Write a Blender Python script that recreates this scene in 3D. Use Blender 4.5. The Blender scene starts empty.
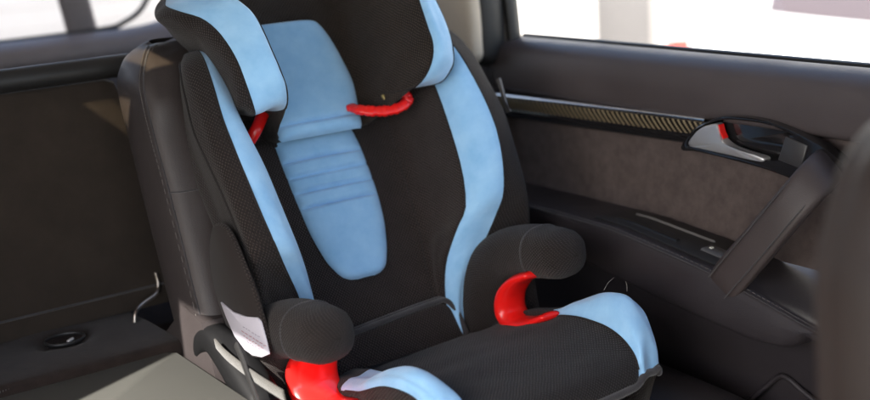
import bpy, math, random
import numpy as np
from mathutils import Vector, Matrix

random.seed(7)
rng = np.random.default_rng(7)
scene = bpy.context.scene
COL = scene.collection

# ------------------------------------------------------------------ camera frame
F = 1208.33                                     # focal length in photo pixels (50 mm on 36 mm, 870 px wide)
def _cam():
    dy = np.array([-865., 250., -F]); dy /= np.linalg.norm(dy)
    yu = 420.; X = (F * F + 250. * yu) / 865.
    dx = np.array([X, yu, -F]); dx /= np.linalg.norm(dx)
    return np.array([dx, dy, np.cross(dx, dy)])
M = _cam()                                      # world = M @ camera ; the eye is the world origin, ground at z = -1.5
def ray(px, py): return M @ np.array([px - 435., 200. - py, -F])

# ------------------------------------------------------------------ child seat frame
REC = math.radians(32.)
O = np.array([.876, 1.45, -.60])
BV = np.array([0, math.sin(REC), math.cos(REC)])
NV = np.array([0, -math.cos(REC), math.sin(REC)])
def S(u, b, n): return O + np.array([u, 0, 0]) + BV * b + NV * n

# ------------------------------------------------------------------ mesh helpers
def cr(P, k, closed=False):
    """Catmull-Rom through P (m x d), k steps per span."""
    P = np.asarray(P, float); m = len(P); out = []
    segs = m if closed else m - 1
    for i in range(segs):
        if closed:
            a, b, c, d = P[(i - 1) % m], P[i], P[(i + 1) % m], P[(i + 2) % m]
        else:
            b, c = P[i], P[i + 1]
            a = P[i - 1] if i > 0 else 2 * b - c
            d = P[i + 2] if i + 2 < m else 2 * c - b
        for j in range(k):
            t = j / k
            out.append(.5 * ((2 * b) + (c - a) * t + (2 * a - 5 * b + 4 * c - d) * t * t + (3 * b - a - 3 * c + d) * t ** 3))
    if not closed: out.append(P[-1])
    return np.array(out)

def crgrid(G, kr, kc):
    G = np.asarray(G, float)
    a = np.stack([cr(G[i], kc) for i in range(G.shape[0])])
    return np.stack([cr(a[:, j], kr) for j in range(a.shape[1])], axis=1)

class MB:
    def __init__(s): s.v = []; s.f = []; s.uv = []; s.mi = []
    def grid(s, G, closed_c=False, flip=False, uvo=(0, 0), mi=0):
        G = np.asarray(G, float); r, c, _ = G.shape
        base = len(s.v)
        s.v += [tuple(p) for p in G.reshape(-1, 3)]
        dc = np.zeros((r, c)); dc[:, 1:] = np.cumsum(np.linalg.norm(np.diff(G, axis=1), axis=2), axis=1)
        dc -= dc[:, c // 2:c // 2 + 1]
        dr = np.zeros((r, c)); dr[1:] = np.cumsum(np.linalg.norm(np.diff(G, axis=0), axis=2), axis=0)
        drm = dr.mean(axis=1)
        for i in range(r - 1):
            for j in range(c if closed_c else c - 1):
                j2 = (j + 1) % c
                q = [base + i * c + j, base + i * c + j2, base + (i + 1) * c + j2, base + (i + 1) * c + j]
                jj = j + 1 if j2 else j
                uq = [(dc[i, j], drm[i]), (dc[i, j2] if j2 else dc[i, j] + .01, drm[i]), (dc[i + 1, j2] if j2 else dc[i + 1, j] + .01, drm[i + 1]), (dc[i + 1, j], drm[i + 1])]
                if flip: q.reverse(); uq.reverse()
                s.f.append(q); s.uv.append([(a + uvo[0], b + uvo[1]) for a, b in uq]); s.mi.append(mi)
    def cap(s, ring, flip=False, mi=0):
        base = len(s.v); ring = np.asarray(ring, float)
        s.v += [tuple(p) for p in ring]; n = len(ring)
        s.v.append(tuple(ring.mean(axis=0)))
        for i in range(n):
            q = [base + i, base + (i + 1) % n, base + n]
            if flip: q.reverse()
            s.f.append(q); s.uv.append([(0, 0)] * 3); s.mi.append(mi)
    def tube(s, path, rx, rz, side=None, k=8, nseg=14, p=2., round_end=(True, True), closed=False, mi=0):
        """sweep a superellipse along a path; rx along 'side', rz across it (numbers or one per control point)"""
        path = np.asarray(path, float); m = len(path)
        rx = np.full(m, rx) if np.isscalar(rx) else np.asarray(rx, float)
        rz = np.full(m, rz) if np.isscalar(rz) else np.asarray(rz, float)
        A = cr(np.column_stack([path, rx, rz]), k, closed)
        C = A[:, :3]; rx = A[:, 3]; rz = A[:, 4]
        T = np.gradient(C, axis=0) if not closed else (np.roll(C, -1, 0) - np.roll(C, 1, 0))
        T /= np.linalg.norm(T, axis=1)[:, None] + 1e-12
        rings = []
        prev = None
        def ring(c, t, a, b):
            nonlocal prev
            if side is not None: sd = np.asarray(side, float)
            else: sd = prev if prev is not None else (np.array([0, 0, 1.]) if abs(t[2]) < .9 else np.array([1., 0, 0]))
            sd = sd - t * (sd @ t); sd /= np.linalg.norm(sd) + 1e-12; prev = sd
            n = np.cross(t, sd)
            out = []
            for q in range(nseg):
                an = 2 * math.pi * q / nseg; ca, sa = math.cos(an), math.sin(an)
                x = math.copysign(abs(ca) ** (2 / p), ca) * a; z = math.copysign(abs(sa) ** (2 / p), sa) * b
                out.append(c + sd * x + n * z)
            return out
        E = [(math.sin(x), math.cos(x)) for x in np.radians([88, 70, 50, 30, 12])]
        if not closed and round_end[0]:
            r = min(rx[0], rz[0])
            for sn, cs in E: rings.append(ring(C[0] - T[0] * r * sn, T[0], max(rx[0] - r + r * cs, 1e-4), max(rz[0] - r + r * cs, 1e-4)))
        for i in range(len(C)): rings.append(ring(C[i], T[i], rx[i], rz[i]))
        if not closed and round_end[1]:
            r = min(rx[-1], rz[-1])
            for sn, cs in reversed(E): rings.append(ring(C[-1] + T[-1] * r * sn, T[-1], max(rx[-1] - r + r * cs, 1e-4), max(rz[-1] - r + r * cs, 1e-4)))
        if closed: rings.append(rings[0])
        s.grid(np.array(rings), closed_c=True, mi=mi)
        if not closed:
            s.cap(rings[0], flip=True, mi=mi); s.cap(rings[-1], mi=mi)
        return s
    def poly_prism(s, pts, d, bevel=.004, mi=0):
        """closed outline pts (3-D, planar) extruded along d with softened front edge"""
        P = np.asarray(pts, float); d = np.asarray(d, float); n = len(P); c = P.mean(axis=0)
        L = np.linalg.norm(d); dn = d / L
        def shrink(t): 
            v = P - c; ln = np.linalg.norm(v, axis=1)[:, None]
            return c + v * (1 - t / np.maximum(ln, t * 1.01))
        rings = [P, P + d - dn * bevel, shrink(bevel * .3) + d - dn * bevel * .3, shrink(bevel) + d]
        G = np.array(rings)
        s.grid(G, closed_c=True, mi=mi); s.cap(rings[-1], mi=mi); s.cap(rings[0], flip=True, mi=mi)
        return s
    def box(s, lo, hi, bev=.004, mi=0):
        lo = np.array(lo, float); hi = np.array(hi, float)
        x0, y0, z0 = lo; x1, y1, z1 = hi
        b = min(bev, .45 * min(hi - lo))
        def rr(z, e):
            return [(x0 + e + b, y0 + e, z), (x1 - e - b, y0 + e, z), (x1 - e, y0 + e + b, z), (x1 - e, y1 - e - b, z), (x1 - e - b, y1 - e, z), (x0 + e + b, y1 - e, z), (x0 + e, y1 - e - b, z), (x0 + e, y0 + e + b, z)]
        rings = [rr(z0, b * .7), rr(z0 + b, 0), rr(z1 - b, 0), rr(z1, b * .7)]
        s.grid(np.array(rings), closed_c=True, mi=mi); s.cap(rings[-1], mi=mi); s.cap(rings[0], flip=True, mi=mi)
        return s
    def build(s, name, mats, parent=None, smooth=True, angle=50):
        me = bpy.data.meshes.new(name)
        me.from_pydata(s.v, [], s.f); 
        uvl = me.uv_layers.new(name='UVMap')
        flat = [c for f in s.uv for c in f]
        for i, l in enumerate(uvl.data): l.uv = flat[i]
        if not isinstance(mats, (list, tuple)): mats = [mats]
        for m in mats: me.materials.append(m)
        me.polygons.foreach_set('material_index', s.mi)
        me.polygons.foreach_set('use_smooth', [smooth] * len(me.polygons))
        import bmesh
        bm = bmesh.new(); bm.from_mesh(me)
        bmesh.ops.remove_doubles(bm, verts=bm.verts, dist=1e-5)
        bmesh.ops.recalc_face_normals(bm, faces=bm.faces)
        bm.to_mesh(me); bm.free()
        if smooth: 
            try: me.set_sharp_from_angle(angle=math.radians(angle))
            except Exception: pass
        o = bpy.data.objects.new(name, me); COL.objects.link(o)
        if parent is not None:
            o.parent = parent
            if parent.parent is None: o.matrix_parent_inverse = Matrix.Translation(-parent.location)
        return o

def thing(name, label, cat, loc=(0, 0, 0), group=None):
    o = bpy.data.objects.new(name, None); COL.objects.link(o)
    o.location = loc; o.empty_display_size = .05
    o['label'] = label; o['category'] = cat
    if group: o['group'] = group
    return o

# ------------------------------------------------------------------ materials
def mat(name, color, rough=.6, metal=0., spec=.5, sheen=0., coat=0.):
    m = bpy.data.materials.new(name); m.use_nodes = True
    b = m.node_tree.nodes['Principled BSDF']
    b.inputs['Base Color'].default_value = (*color, 1); b.inputs['Roughness'].default_value = rough
    b.inputs['Metallic'].default_value = metal; b.inputs['Specular IOR Level'].default_value = spec
    b.inputs['Sheen Weight'].default_value = sheen; b.inputs['Sheen Roughness'].default_value = .5
    b.inputs['Coat Weight'].default_value = coat
    return m
class NT:
    def __init__(s, m): s.t = m.node_tree; s.b = s.t.nodes['Principled BSDF']
    def n(s, ty, **kw):
        x = s.t.nodes.new(ty)
        for k, v in kw.items():
            if k in ('operation', 'noise_dimensions', 'feature', 'data_type', 'blend_type', 'interpolation_type', 'clamp', 'wave_type', 'bands_direction', 'invert', 'distance'): setattr(x, k, v)
        return x
    def l(s, a, b): s.t.links.new(a, b)
    def math(s, op, a, b=None, c=None):
        x = s.n('ShaderNodeMath', operation=op)
        for i, q in enumerate((a, b, c)):
            if q is None: continue
            if isinstance(q, (int, float)): x.inputs[i].default_value = q
            else: s.l(q, x.inputs[i])
        return x.outputs[0]
    def noise(s, vec, scale, detail=3, rough=.55):
        x = s.n('ShaderNodeTexNoise'); x.inputs['Scale'].default_value = scale; x.inputs['Detail'].default_value = detail; x.inputs['Roughness'].default_value = rough
        if vec is not None: s.l(vec, x.inputs['Vector'])
        return x.outputs['Fac']
    def ramp(s, fac, stops):
        x = s.n('ShaderNodeValToRGB'); e = x.color_ramp.elements
        while len(e) < len(stops): e.new(.5)
        for q, (p, c) in zip(e, stops): q.position = p; q.color = (*c, 1)
        s.l(fac, x.inputs[0]); return x.outputs[0]
    def mix(s, fac, a, b, bt='MIX'):
        x = s.n('ShaderNodeMix', data_type='RGBA', blend_type=bt)
        for sock, q in ((x.inputs[0], fac), (x.inputs[6], a), (x.inputs[7], b)):
            if isinstance(q, (int, float)): sock.default_value = q
            elif isinstance(q, tuple): sock.default_value = (*q, 1)
            else: s.l(q, sock)
        return x.outputs[2]
    def bump(s, h, strength, dist):
        x = s.n('ShaderNodeBump'); x.inputs['Strength'].default_value = strength; x.inputs['Distance'].default_value = dist
        s.l(h, x.inputs['Height']); return x
    def uv(s): return s.n('ShaderNodeUVMap').outputs[0]
    def obj(s): return s.n('ShaderNodeTexCoord').outputs['Object']
    def sep(s, v):
        x = s.n('ShaderNodeSeparateXYZ'); s.l(v, x.inputs[0]); return x.outputs

def mesh_fabric(name, base, dot, pitch=.0042, rough=.85, sheen=.08, contrast=1.):
    """knitted spacer mesh: hexagonal rows of raised stitches"""
    m = mat(name, base, rough, spec=.25, sheen=sheen); t = NT(m); uv = t.uv()
    wb = t.n('ShaderNodeTexNoise'); wb.inputs['Scale'].default_value = 55.; wb.inputs['Detail'].default_value = 2; t.l(uv, wb.inputs['Vector'])
    vm = t.n('ShaderNodeVectorMath', operation='MULTIPLY_ADD'); t.l(wb.outputs['Color'], vm.inputs[0]); vm.inputs[1].default_value = (.0045, .0045, 0); t.l(uv, vm.inputs[2])
    x, y, z = t.sep(vm.outputs[0])
    k = 2 * math.pi / pitch
    a = t.math('SINE', t.math('MULTIPLY', x, k)); b = t.math('SINE', t.math('MULTIPLY', y, k * .86))
    s1 = t.math('MULTIPLY', a, b)                                   # staggered cells
    d = t.math('POWER', t.math('MAXIMUM', s1, 0.), 1.3)
    nz = t.noise(uv, 18., 4); fine = t.noise(uv, 900., 2)
    amt = t.math('MULTIPLY', d, t.math('MULTIPLY_ADD', nz, 1.1 * contrast, .12))
    col = t.mix(amt, base, dot)
    col = t.mix(t.math('MULTIPLY', fine, .5), col, tuple(c * .55 for c in base))
    t.l(col, t.b.inputs['Base Color'])
    h = t.math('MULTIPLY_ADD', d, 1., t.math('MULTIPLY', fine, .35))
    bp = t.bump(h, .8, .0016)
    big = t.bump(t.noise(uv, 9., 3), .35, .012); t.l(big.outputs[0], bp.inputs['Normal'])
    t.l(bp.outputs[0], t.b.inputs['Normal'])
    return m
def plain_fabric(name, base, hi, rough=.85, sheen=.3, big=.3, scale=14., streak=1.):
    m = mat(name, base, rough, spec=.25, sheen=sheen); t = NT(m); uv = t.uv()
    mp = t.n('ShaderNodeMapping'); mp.inputs['Scale'].default_value = (1, streak, 1); t.l(uv, mp.inputs[0])
    nz = t.noise(mp.outputs[0], scale, 5, .62); fine = t.noise(uv, 1400., 2)
    nr = t.n('ShaderNodeMapRange'); nr.inputs[1].default_value = .24; nr.inputs[2].default_value = .76; t.l(nz, nr.inputs[0])
    col = t.mix(nr.outputs[0], base, hi); col = t.mix(t.math('MULTIPLY', fine, .35), col, tuple(c * .7 for c in base))
    t.l(col, t.b.inputs['Base Color'])
    bp = t.bump(fine, .6, .0010); bg = t.bump(t.noise(uv, 10., 3), big, .012)
    t.l(bg.outputs[0], bp.inputs['Normal']); t.l(bp.outputs[0], t.b.inputs['Normal'])
    return m
def leather(name, base, rough=.5, grain=700., big=.2):
    m = mat(name, base, rough, spec=.4); t = NT(m); ob = t.obj()
    v = t.n('ShaderNodeTexVoronoi'); v.inputs['Scale'].default_value = grain; t.l(ob, v.inputs['Vector'])
    nz = t.noise(ob, 12., 4)
    t.l(t.mix(nz, tuple(c * .8 for c in base), tuple(c * 1.25 for c in base)), t.b.inputs['Base Color'])
    t.l(t.math('MULTIPLY_ADD', nz, .25, rough - .12), t.b.inputs['Roughness'])
    bp = t.bump(v.outputs['Distance'], .25, .0008); bg = t.bump(t.noise(ob, 8., 3), big, .01)
    t.l(bg.outputs[0], bp.inputs['Normal']); t.l(bp.outputs[0], t.b.inputs['Normal'])
    return m
def nap(name, base, hi, scale=45., rough=.95, sheen=.08, fine_s=900.):
    m = mat(name, base, rough, spec=.15, sheen=sheen); t = NT(m); ob = t.obj()
    nz = t.noise(ob, scale, 6, .68); fine = t.noise(ob, fine_s, 2)
    r = t.ramp(nz, [(.25, base), (.75, hi)])
    t.l(t.mix(t.math('MULTIPLY', fine, .5), r, tuple(c * .6 for c in base)), t.b.inputs['Base Color'])
    bp = t.bump(fine, .5, .0012); t.l(bp.outputs[0], t.b.inputs['Normal'])
    return m
def plaster(name, base, amt=.12, scale=1.2, rough=.85):
    m = mat(name, base, rough); t = NT(m); ob = t.obj()
    nz = t.noise(ob, scale, 6, .6)
    t.l(t.mix(nz, tuple(c * (1 - amt) for c in base), tuple(min(1, c * (1 + amt * .5)) for c in base)), t.b.inputs['Base Color'])
    return m

BLACK = mesh_fabric('black_mesh_fabric', (.0120, .0080, .0074), (.150, .112, .102), pitch=.0050)
BLACKF = mesh_fabric('black_mesh_fabric_headrest', (.0105, .0072, .0060), (.12, .075, .048), pitch=.0052, contrast=.9)
SMOOTH = plain_fabric('smooth_black_fabric', (.0070, .0055, .0058), (.021, .0175, .0190), scale=12., streak=2.2, sheen=.06)
ARMF = mesh_fabric('armrest_mesh', (.0115, .0080, .0074), (.070, .052, .047), pitch=.0046)
CUSHF = mesh_fabric('cushion_mesh', (.0085, .0066, .0070), (.052, .043, .044), pitch=.0050, sheen=.1)
SIDEF = mesh_fabric('side_fabric', (.0110, .0074, .0066), (.075, .053, .046), pitch=.0052)
BLUE = plain_fabric('blue_velour', (.215, .455, .745), (.365, .62, .88), rough=.8, sheen=.35, big=.15, scale=24.)
PIPE = plain_fabric('black_piping', (.022, .019, .021), (.042, .038, .042), rough=.6)
PIPE_D = plain_fabric('dark_piping', (.009, .007, .007), (.018, .015, .015), rough=.7, sheen=.05)
RED = mat('red_plastic', (.78, .012, .010), .28, spec=.5, coat=.25)
t = NT(RED); bp = t.bump(t.noise(t.obj(), 300., 3), .06, .001); t.l(bp.outputs[0], t.b.inputs['Normal'])
RUBBER = mat('black_plastic', (.014, .0135, .014), .5)
WHITE = mat('label_white', (.46, .44, .50), .75)
LEATHER = leather('dark_leather', (.035, .029, .029), .5)
LEATHER_B = leather('blackish_leather', (.025, .0215, .0245), .45)
LEATHER_P = leather('perforated_leather', (.034, .027, .026), .55)
DOORTOP = leather('door_top_skin', (.056, .046, .048), .48, grain=1100., big=.05)
ALC = nap('alcantara', (.060, .045, .043), (.122, .096, .089), scale=40.)
CARPET = nap('carpet', (.012, .0080, .0068), (.030, .0205, .0178), scale=60., fine_s=600.)
GREYP = plaster('grey_backing', (.074, .073, .064), .14, 7., .8)
CLOTH = nap('panel_cloth', (.026, .0195, .0155), (.044, .033, .026), scale=14., fine_s=1200.)
SILVER = mat('satin_metal', (.62, .62, .64), .38, metal=.75)
CHROME = mat('bright_line', (.75, .76, .8), .25, metal=1.)
GLOSS = mat('gloss_black', (.012, .011, .012), .16, coat=.4)
STITCH = mat('stitch_thread', (.075, .066, .062), .85)
# carbon weave inlay
CARBON = mat('carbon_weave', (.1, .08, .05), .3, coat=.5); t = NT(CARBON); x, y, z = t.sep(t.obj())
w = t.math('SINE', t.math('MULTIPLY', t.math('SUBTRACT', y, t.math('MULTIPLY', z, .8)), 2 * math.pi / .0112))
w2 = t.math('SINE', t.math('MULTIPLY', t.math('ADD', y, t.math('MULTIPLY', z, 1.6)), 2 * math.pi / .0062))
fac = t.math('MULTIPLY', t.math('MULTIPLY_ADD', w, .5, .5), t.math('MULTIPLY_ADD', w2, .2, .8))
t.l(t.ramp(fac, [(.3, (.012, .010, .008)), (.75, (.27, .215, .135))]), t.b.inputs['Base Color']); t.b.inputs['Metallic'].default_value = .15

def glass(name, tint=(1, 1, 1), refl=.06):
    m = bpy.data.materials.new(name); m.use_nodes = True; nt = m.node_tree; nt.nodes.clear()
    out = nt.nodes.new('ShaderNodeOutputMaterial'); mx = nt.nodes.new('ShaderNodeMixShader'); tr = nt.nodes.new('ShaderNodeBsdfTransparent'); gl = nt.nodes.new('ShaderNodeBsdfGlossy')
    tr.inputs[0].default_value = (*tint, 1); gl.inputs['Roughness'].default_value = .02; mx.inputs[0].default_value = refl
    nt.links.new(tr.outputs[0], mx.inputs[1]); nt.links.new(gl.outputs[0], mx.inputs[2]); nt.links.new(mx.outputs[0], out.inputs[0])
    return m
GLASS = glass('clear_glass', (.96, .98, .97)); TINT = glass('tinted_glass', (.86, .85, .85), .08)

# ================================================================== CHILD SEAT
seat = thing('child_car_seat', 'black and sky blue child booster seat with red arm clips strapped on the rear seat', 'child seat', tuple(S(0, -.13, 0)))

# ---- backrest: rows of half cross-sections (u, n)
#        b      C n    F             I             O             M            rear
ROWS = [(-.13, .000, (.092, .000), (.102, .000), (.125, .004), (.222, .050), (0.213, .020)),
        (-.05, .000, (.094, .002), (.104, .004), (.130, .014), (.230, .064), (0.218, .020)),
        (.005, .000, (.097, .004), (.108, .018), (.135, .032), (.236, .084), (0.224, .020)),
        (.048, .000, (.101, .006), (.115, .044), (.147, .062), (.241, .098), (0.228, .020)),
        (.082, .000, (.106, .009), (.129, .078), (.172, .105), (.246, .112), (0.230, .020)),
        (.115, .000, (.112, .011), (.144, .108), (.194, .145), (.249, .120), (0.231, .020)),
        (.200, .000, (.120, .013), (.155, .121), (.208, .162), (.254, .122), (0.231, .020)),
        (.280, .000, (.125, .013), (.163, .118), (.210, .158), (.258, .118), (0.233, .020)),
        (.350, .000, (.126, .010), (.167, .108), (.202, .148), (.252, .110), (0.228, .020)),
        (.400, .000, (.124, .006), (.163, .085), (.190, .122), (.236, .088), (0.210, .020)),
        (.435, -.01, (.120, -.006), (.150, .045), (.170, .068), (.206, .040), (0.183, .020)),
        (.455, -.025, (.105, -.022), (.125, .000), (.140, .008), (.165, -.008), (0.138, .020)),
        (.462, -.045, (.06, -.044), (.08, -.04), (.09, -.038), (.10, -.042), (.09, -.052))]
def half(r):
    b, c, f, i, o, m, q = r
    f = np.array(f); i = np.array(i); o = np.array(o); m = np.array(m); q = np.array(q)
    w = f + (i - f) * np.array([.62, .42])               # wing wall, hollow
    sm = (i + o) / 2 + np.array([-.004, .010])            # stripe crown
    om = (o + m) / 2 + np.array([.010, .006])
    return [f, w, i, sm, o, om, m, (m + q) / 2 + np.array([.003, .0]), q]
grid = []
for r in ROWS:
    h = half(r); c = r[1]
    right = [(0.0, c), (.055, c + .001)] + [tuple(p) for p in h] + [(h[-1][0] * .5, -.062)]
    wd = {.005: .010, .048: .020, .082: .013}.get(r[0], 0.)   # the right stripe stays broad down to the armrest
    right0 = list(right)
    right = [(u + wd * {5: .5, 6: 1., 7: .4}.get(q, 0), n + wd * {6: .5}.get(q, 0)) for q, (u, n) in enumerate(right)]
    nar = {7: .012, 8: .024, 9: .024, 10: .020}             # the strapped left side is pulled in
    left = [(-(right0[q][0] - nar.get(q, 0)), right0[q][1]) for q in range(len(right) - 1, 0, -1)]
    grid.append([S(u, r[0], n) for u, n in left + right])
K = 8; KR = 7
GB = crgrid(np.array(grid), KR, K)
nc = len(grid[0]); c0 = nc // 2                           # column index of the centre
iI, iO = c0 + 4, c0 + 6                                   # stripe edges, right
jI, jO = c0 - 4, c0 - 6
def soft(G, amp, sc, seed):                               # real sag and wrinkling of the padding
    r = np.random.default_rng(seed); H, W, _ = G.shape
    n = r.normal(size=(H // sc + 3, W // sc + 3))
    yy = np.linspace(0, n.shape[0] - 2.01, H); xx = np.linspace(0, n.shape[1] - 2.01, W)
    yi = yy.astype(int); xi = xx.astype(int); fy = yy - yi; fx = xx - xi; fy = fy * fy * (3 - 2 * fy); fx = fx * fx * (3 - 2 * fx)
    a = n[np.ix_(yi, xi)] * (1 - fx) + n[np.ix_(yi, xi + 1)] * fx; b2 = n[np.ix_(yi + 1, xi)] * (1 - fx) + n[np.ix_(yi + 1, xi + 1)] * fx
    f = a * (1 - fy)[:, None] + b2 * fy[:, None]
    dy = np.gradient(G, axis=0); dx = np.gradient(G, axis=1); nn = np.cross(dx, dy); nn /= np.linalg.norm(nn, axis=2)[:, :, None] + 1e-9
    return G + nn * (f * amp)[:, :, None]
GB = soft(GB, .0011, 6, 3)
mb = MB()
mb.grid(GB[:, jI * K:iI * K + 1]); 
mb.grid(GB[:, iO * K:], mi=1, uvo=(.5, 0)); mb.grid(GB[:, :jO * K + 1], mi=1, uvo=(-.5, 0))
backrest = mb.build('backrest', [BLACK, SIDEF], seat)
for a, b_ in ((iI, iO), (jO, jI)):
    mb = MB(); mb.grid(GB[:, a * K:b_ * K + 1]); mb.build('side_stripe', BLUE, backrest)
for c in (jO, jI, iI, iO):                                # sewn seam cords, sunk halfway
    P = GB[2:-8, c * K]; mb = MB(); mb.tube(P[::4], .0016, .0016, k=2, nseg=6); mb.build('seam_cord', PIPE_D, backrest)
for sg in (1, -1):
    P = GB[12:-20, (c0 + sg * 2) * K]; mb = MB(); mb.tube(P[::4] + np.array([0, .0006, 0]), .0012, .0012, k=2, nseg=6); mb.build('seam_cord', PIPE_D, backrest)
    P = GB[6:-8, (c0 + sg * 8) * K]; mb = MB(); mb.tube(P[::4] + np.array([sg * .0005, 0, 0]), .0018, .0018, k=2, nseg=6); mb.build('seam_cord', PIPE_D, backrest)

# ---- row pads: blue pads and the flap, sewn on with puffed filling
def row_pad(rows, base, thick, grooves=(), nrow=90, ncol=30, gdepth=.008, edge=5, taper=(.012, .012)):
    R = cr(np.array(rows, float), 12)                     # (b, uL, uR)
    bs = np.linspace(R[0, 0], R[-1, 0], nrow)
    uL = np.interp(bs, R[:, 0], R[:, 1]); uR = np.interp(bs, R[:, 0], R[:, 2])
    G = np.zeros((nrow, ncol, 3)); ss = np.sin(np.linspace(-math.pi / 2, math.pi / 2, ncol))
    for i, b in enumerate(bs):
        e = min(1., (b - bs[0] + 1e-4) / taper[0]) if taper[0] else 1.; e2 = min(1., (bs[-1] - b + 1e-4) / taper[1]) if taper[1] else 1.
        ed = math.sqrt(max(0, 1 - (1 - e) ** 2)) * math.sqrt(max(0, 1 - (1 - e2) ** 2))
        g = sum(math.exp(-((b - q) / .0028) ** 2) for q in grooves)
        for j, s_ in enumerate(ss):
            u = (uL[i] + uR[i]) / 2 + s_ * (uR[i] - uL[i]) / 2
            h = thick * (1 - abs(s_) ** edge) ** .6 * ed
            h = max(h - gdepth * g * (1 - abs(s_) ** 8), .0006 * (1 - abs(s_)))
            G[i, j] = S(u, b, base(u, b) + h)
    return G
chest = [(.063, -.016, .014), (.066, -.028, .026), (.074, -.040, .038), (.09, -.049, .047), (.11, -.056, .055), (.15, -.064, .065), (.20, -.068, .071), (.25, -.070, .072), (.303, -.069, .069)]
G = row_pad(chest, lambda u, b: .001, .013, grooves=(.262, .237, .212, .187))
mb = MB(); mb.grid(soft(G, .0007, 18, 5)); mb.build('chest_pad', BLUE, backrest)
mb = MB()
ed = np.vstack([G[-6:0:-3, 0], G[0, 4:-4:6], G[0:-5:3, -1]]); mb.tube(ed, .0016, .0016, k=1, nseg=6)
mb.build('pad_piping', PIPE_D, backrest)
# lumbar flap with its piped border
flap = [(-.125, -.118, .118), (-.06, -.119, .118), (-.025, -.116, .114), (-.012, -.112, .108), (-.006, -.106, .100), (-.003, -.096, .088)]
G = row_pad(flap, lambda u, b: .012, .010, taper=(0, .004), nrow=60, edge=10)
tilt = lambda u: .075 * u - .009
G = np.array([[p + BV * tilt(p[0] - O[0]) for p in r_] for r_ in G])
mb = MB(); mb.grid(G); mb.build('lumbar_flap', BLACK, backrest)
path = [S(u, b + tilt(u), .0185) for u, b in [(-.120, -.12), (-.121, -.06), (-.119, -.025), (-.110, -.004), (-.09, -.001), (-.04, .000), (.04, .000), (.085, -.001), (.105, -.004), (.116, -.022), (.119, -.05), (.120, -.12)]]
mb = MB(); mb.tube(path, .0042, .0042, k=6, nseg=10); mb.tube([p + NV * -.006 + BV * .0055 for p in path], .0028, .0028, k=6, nseg=8)
mb.build('flap_piping', PIPE, backrest)

# ---- headrest
#        b     n0    F             W             I             Sm            T             rear
HR = [(.300, .002, (.072, .002), (.082, .010), (.090, .020), (.112, .020), (.134, .018), (.110, .002)),
      (.293, .022, (.077, .026), (.088, .060), (.098, .094), (.140, .096), (.160, .086), (.120, .008)),
      (.292, .034, (.079, .040), (.095, .090), (.109, .148), (.156, .146), (.177, .144), (.126, .012)),
      (.306, .036, (.081, .042), (.100, .106), (.119, .186), (.167, .170), (.184, .160), (.130, .012)),
      (.330, .036, (.084, .044), (.104, .113), (.126, .202), (.173, .184), (.187, .170), (.134, .012)),
      (.360, .036, (.086, .044), (.106, .115), (.128, .204), (.176, .187), (.190, .173), (.138, .012)),
      (.400, .036, (.089, .044), (.108, .115), (.132, .203), (.181, .179), (.196, .164), (.142, .012)),
      (.435, .036, (.092, .044), (.112, .113), (.141, .197), (.190, .162), (.206, .145), (.148, .010)),
      (.465, .034, (.094, .042), (.116, .108), (.150, .180), (.204, .132), (.214, .112), (.150, .005)),
      (.495, .030, (.094, .036), (.118, .096), (.152, .155), (.204, .095), (.209, .075), (.150, -.005)),
      (.535, .020, (.090, .026), (.112, .072), (.142, .110), (.178, .050), (.178, .034), (.140, -.02)),
      (.570, .002, (.075, .006), (.092, .030), (.110, .050), (.130, .012), (.128, .002), (.11, -.03)),
      (.584, -.02, (.04, -.02), (.05, -.012), (.06, -.01), (.07, -.02), (.07, -.024), (.06, -.035))]
WB = {0: .050, 1: .020, 2: .002}                         # the ears' undersides slope up towards the back
grid = []
for ri, (b, n0, f, w_, i_, s_, t_, q_) in enumerate(HR):
    im = (np.array(i_) + np.array(s_)) / 2 + np.array([-.001, .013])
    t_ = (s_[0] + .007, s_[1] - min(.028, s_[1] * .4))
    right = [(0., n0 - .002), (.045, n0), f, w_, i_, tuple(im), s_, t_, (t_[0] * .62 + q_[0] * .38 + .004, t_[1] * .62 + q_[1] * .38), q_, (q_[0] * .5, q_[1] - .008)]
    bs_ = [b, b] + [b + WB.get(ri, 0) * q for q in (0, .6, 1, 1, 1, 1, .8, .5)] + [b]
    if ri < 3: bs_[7] += .018; bs_[8] += .022; bs_[9] += .012
    right = [(u, n, bb) for (u, n), bb in zip(right, bs_)]
    left = [(-u, n, bb) for u, n, bb in reversed(right[1:])]
    grid.append([S(u, bb, n) for u, n, bb in left + right])
GH = soft(crgrid(np.array(grid), 7, K), .0012, 6, 11); nc = len(grid[0]); c0 = nc // 2
mb = MB()
mb.grid(GH[:, (c0 - 4) * K:(c0 + 4) * K + 1]); mb.grid(GH[:, (c0 + 6) * K:], uvo=(.5, 0), mi=1); mb.grid(GH[:, :(c0 - 6) * K + 1], uvo=(-.5, 0), mi=1)
headrest = mb.build('headrest', [BLACKF, SIDEF], seat)
for a, b_ in ((c0 + 4, c0 + 6), (c0 - 6, c0 - 4)):
    mb = MB(); mb.grid(GH[:, a * K:b_ * K + 1]); mb.build('wing_band', BLUE, headrest)
for c in (-6, -4, 4, 6):
    mb = MB(); mb.tube(GH[2:-8:4, (c0 + c) * K], .0017, .0017, k=2, nseg=6); mb.build('wing_piping', PIPE_D, headrest)
pad = [(.284, -.074, .064), (.292, -.079, .068), (.31, -.080, .071), (.34, -.081, .076), (.37, -.081, .078), (.40, -.078, .076), (.43, -.073, .071), (.455, -.068, .064), (.468, -.064, .057), (.475, -.056, .047)]
G = row_pad(pad, lambda u, b: .036, .016, grooves=(.307,), gdepth=.007, taper=(.014, .008), edge=6)
mb = MB(); mb.grid(soft(G, .0009, 22, 8)); mb.build('head_pad', BLUE, headrest)
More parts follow.
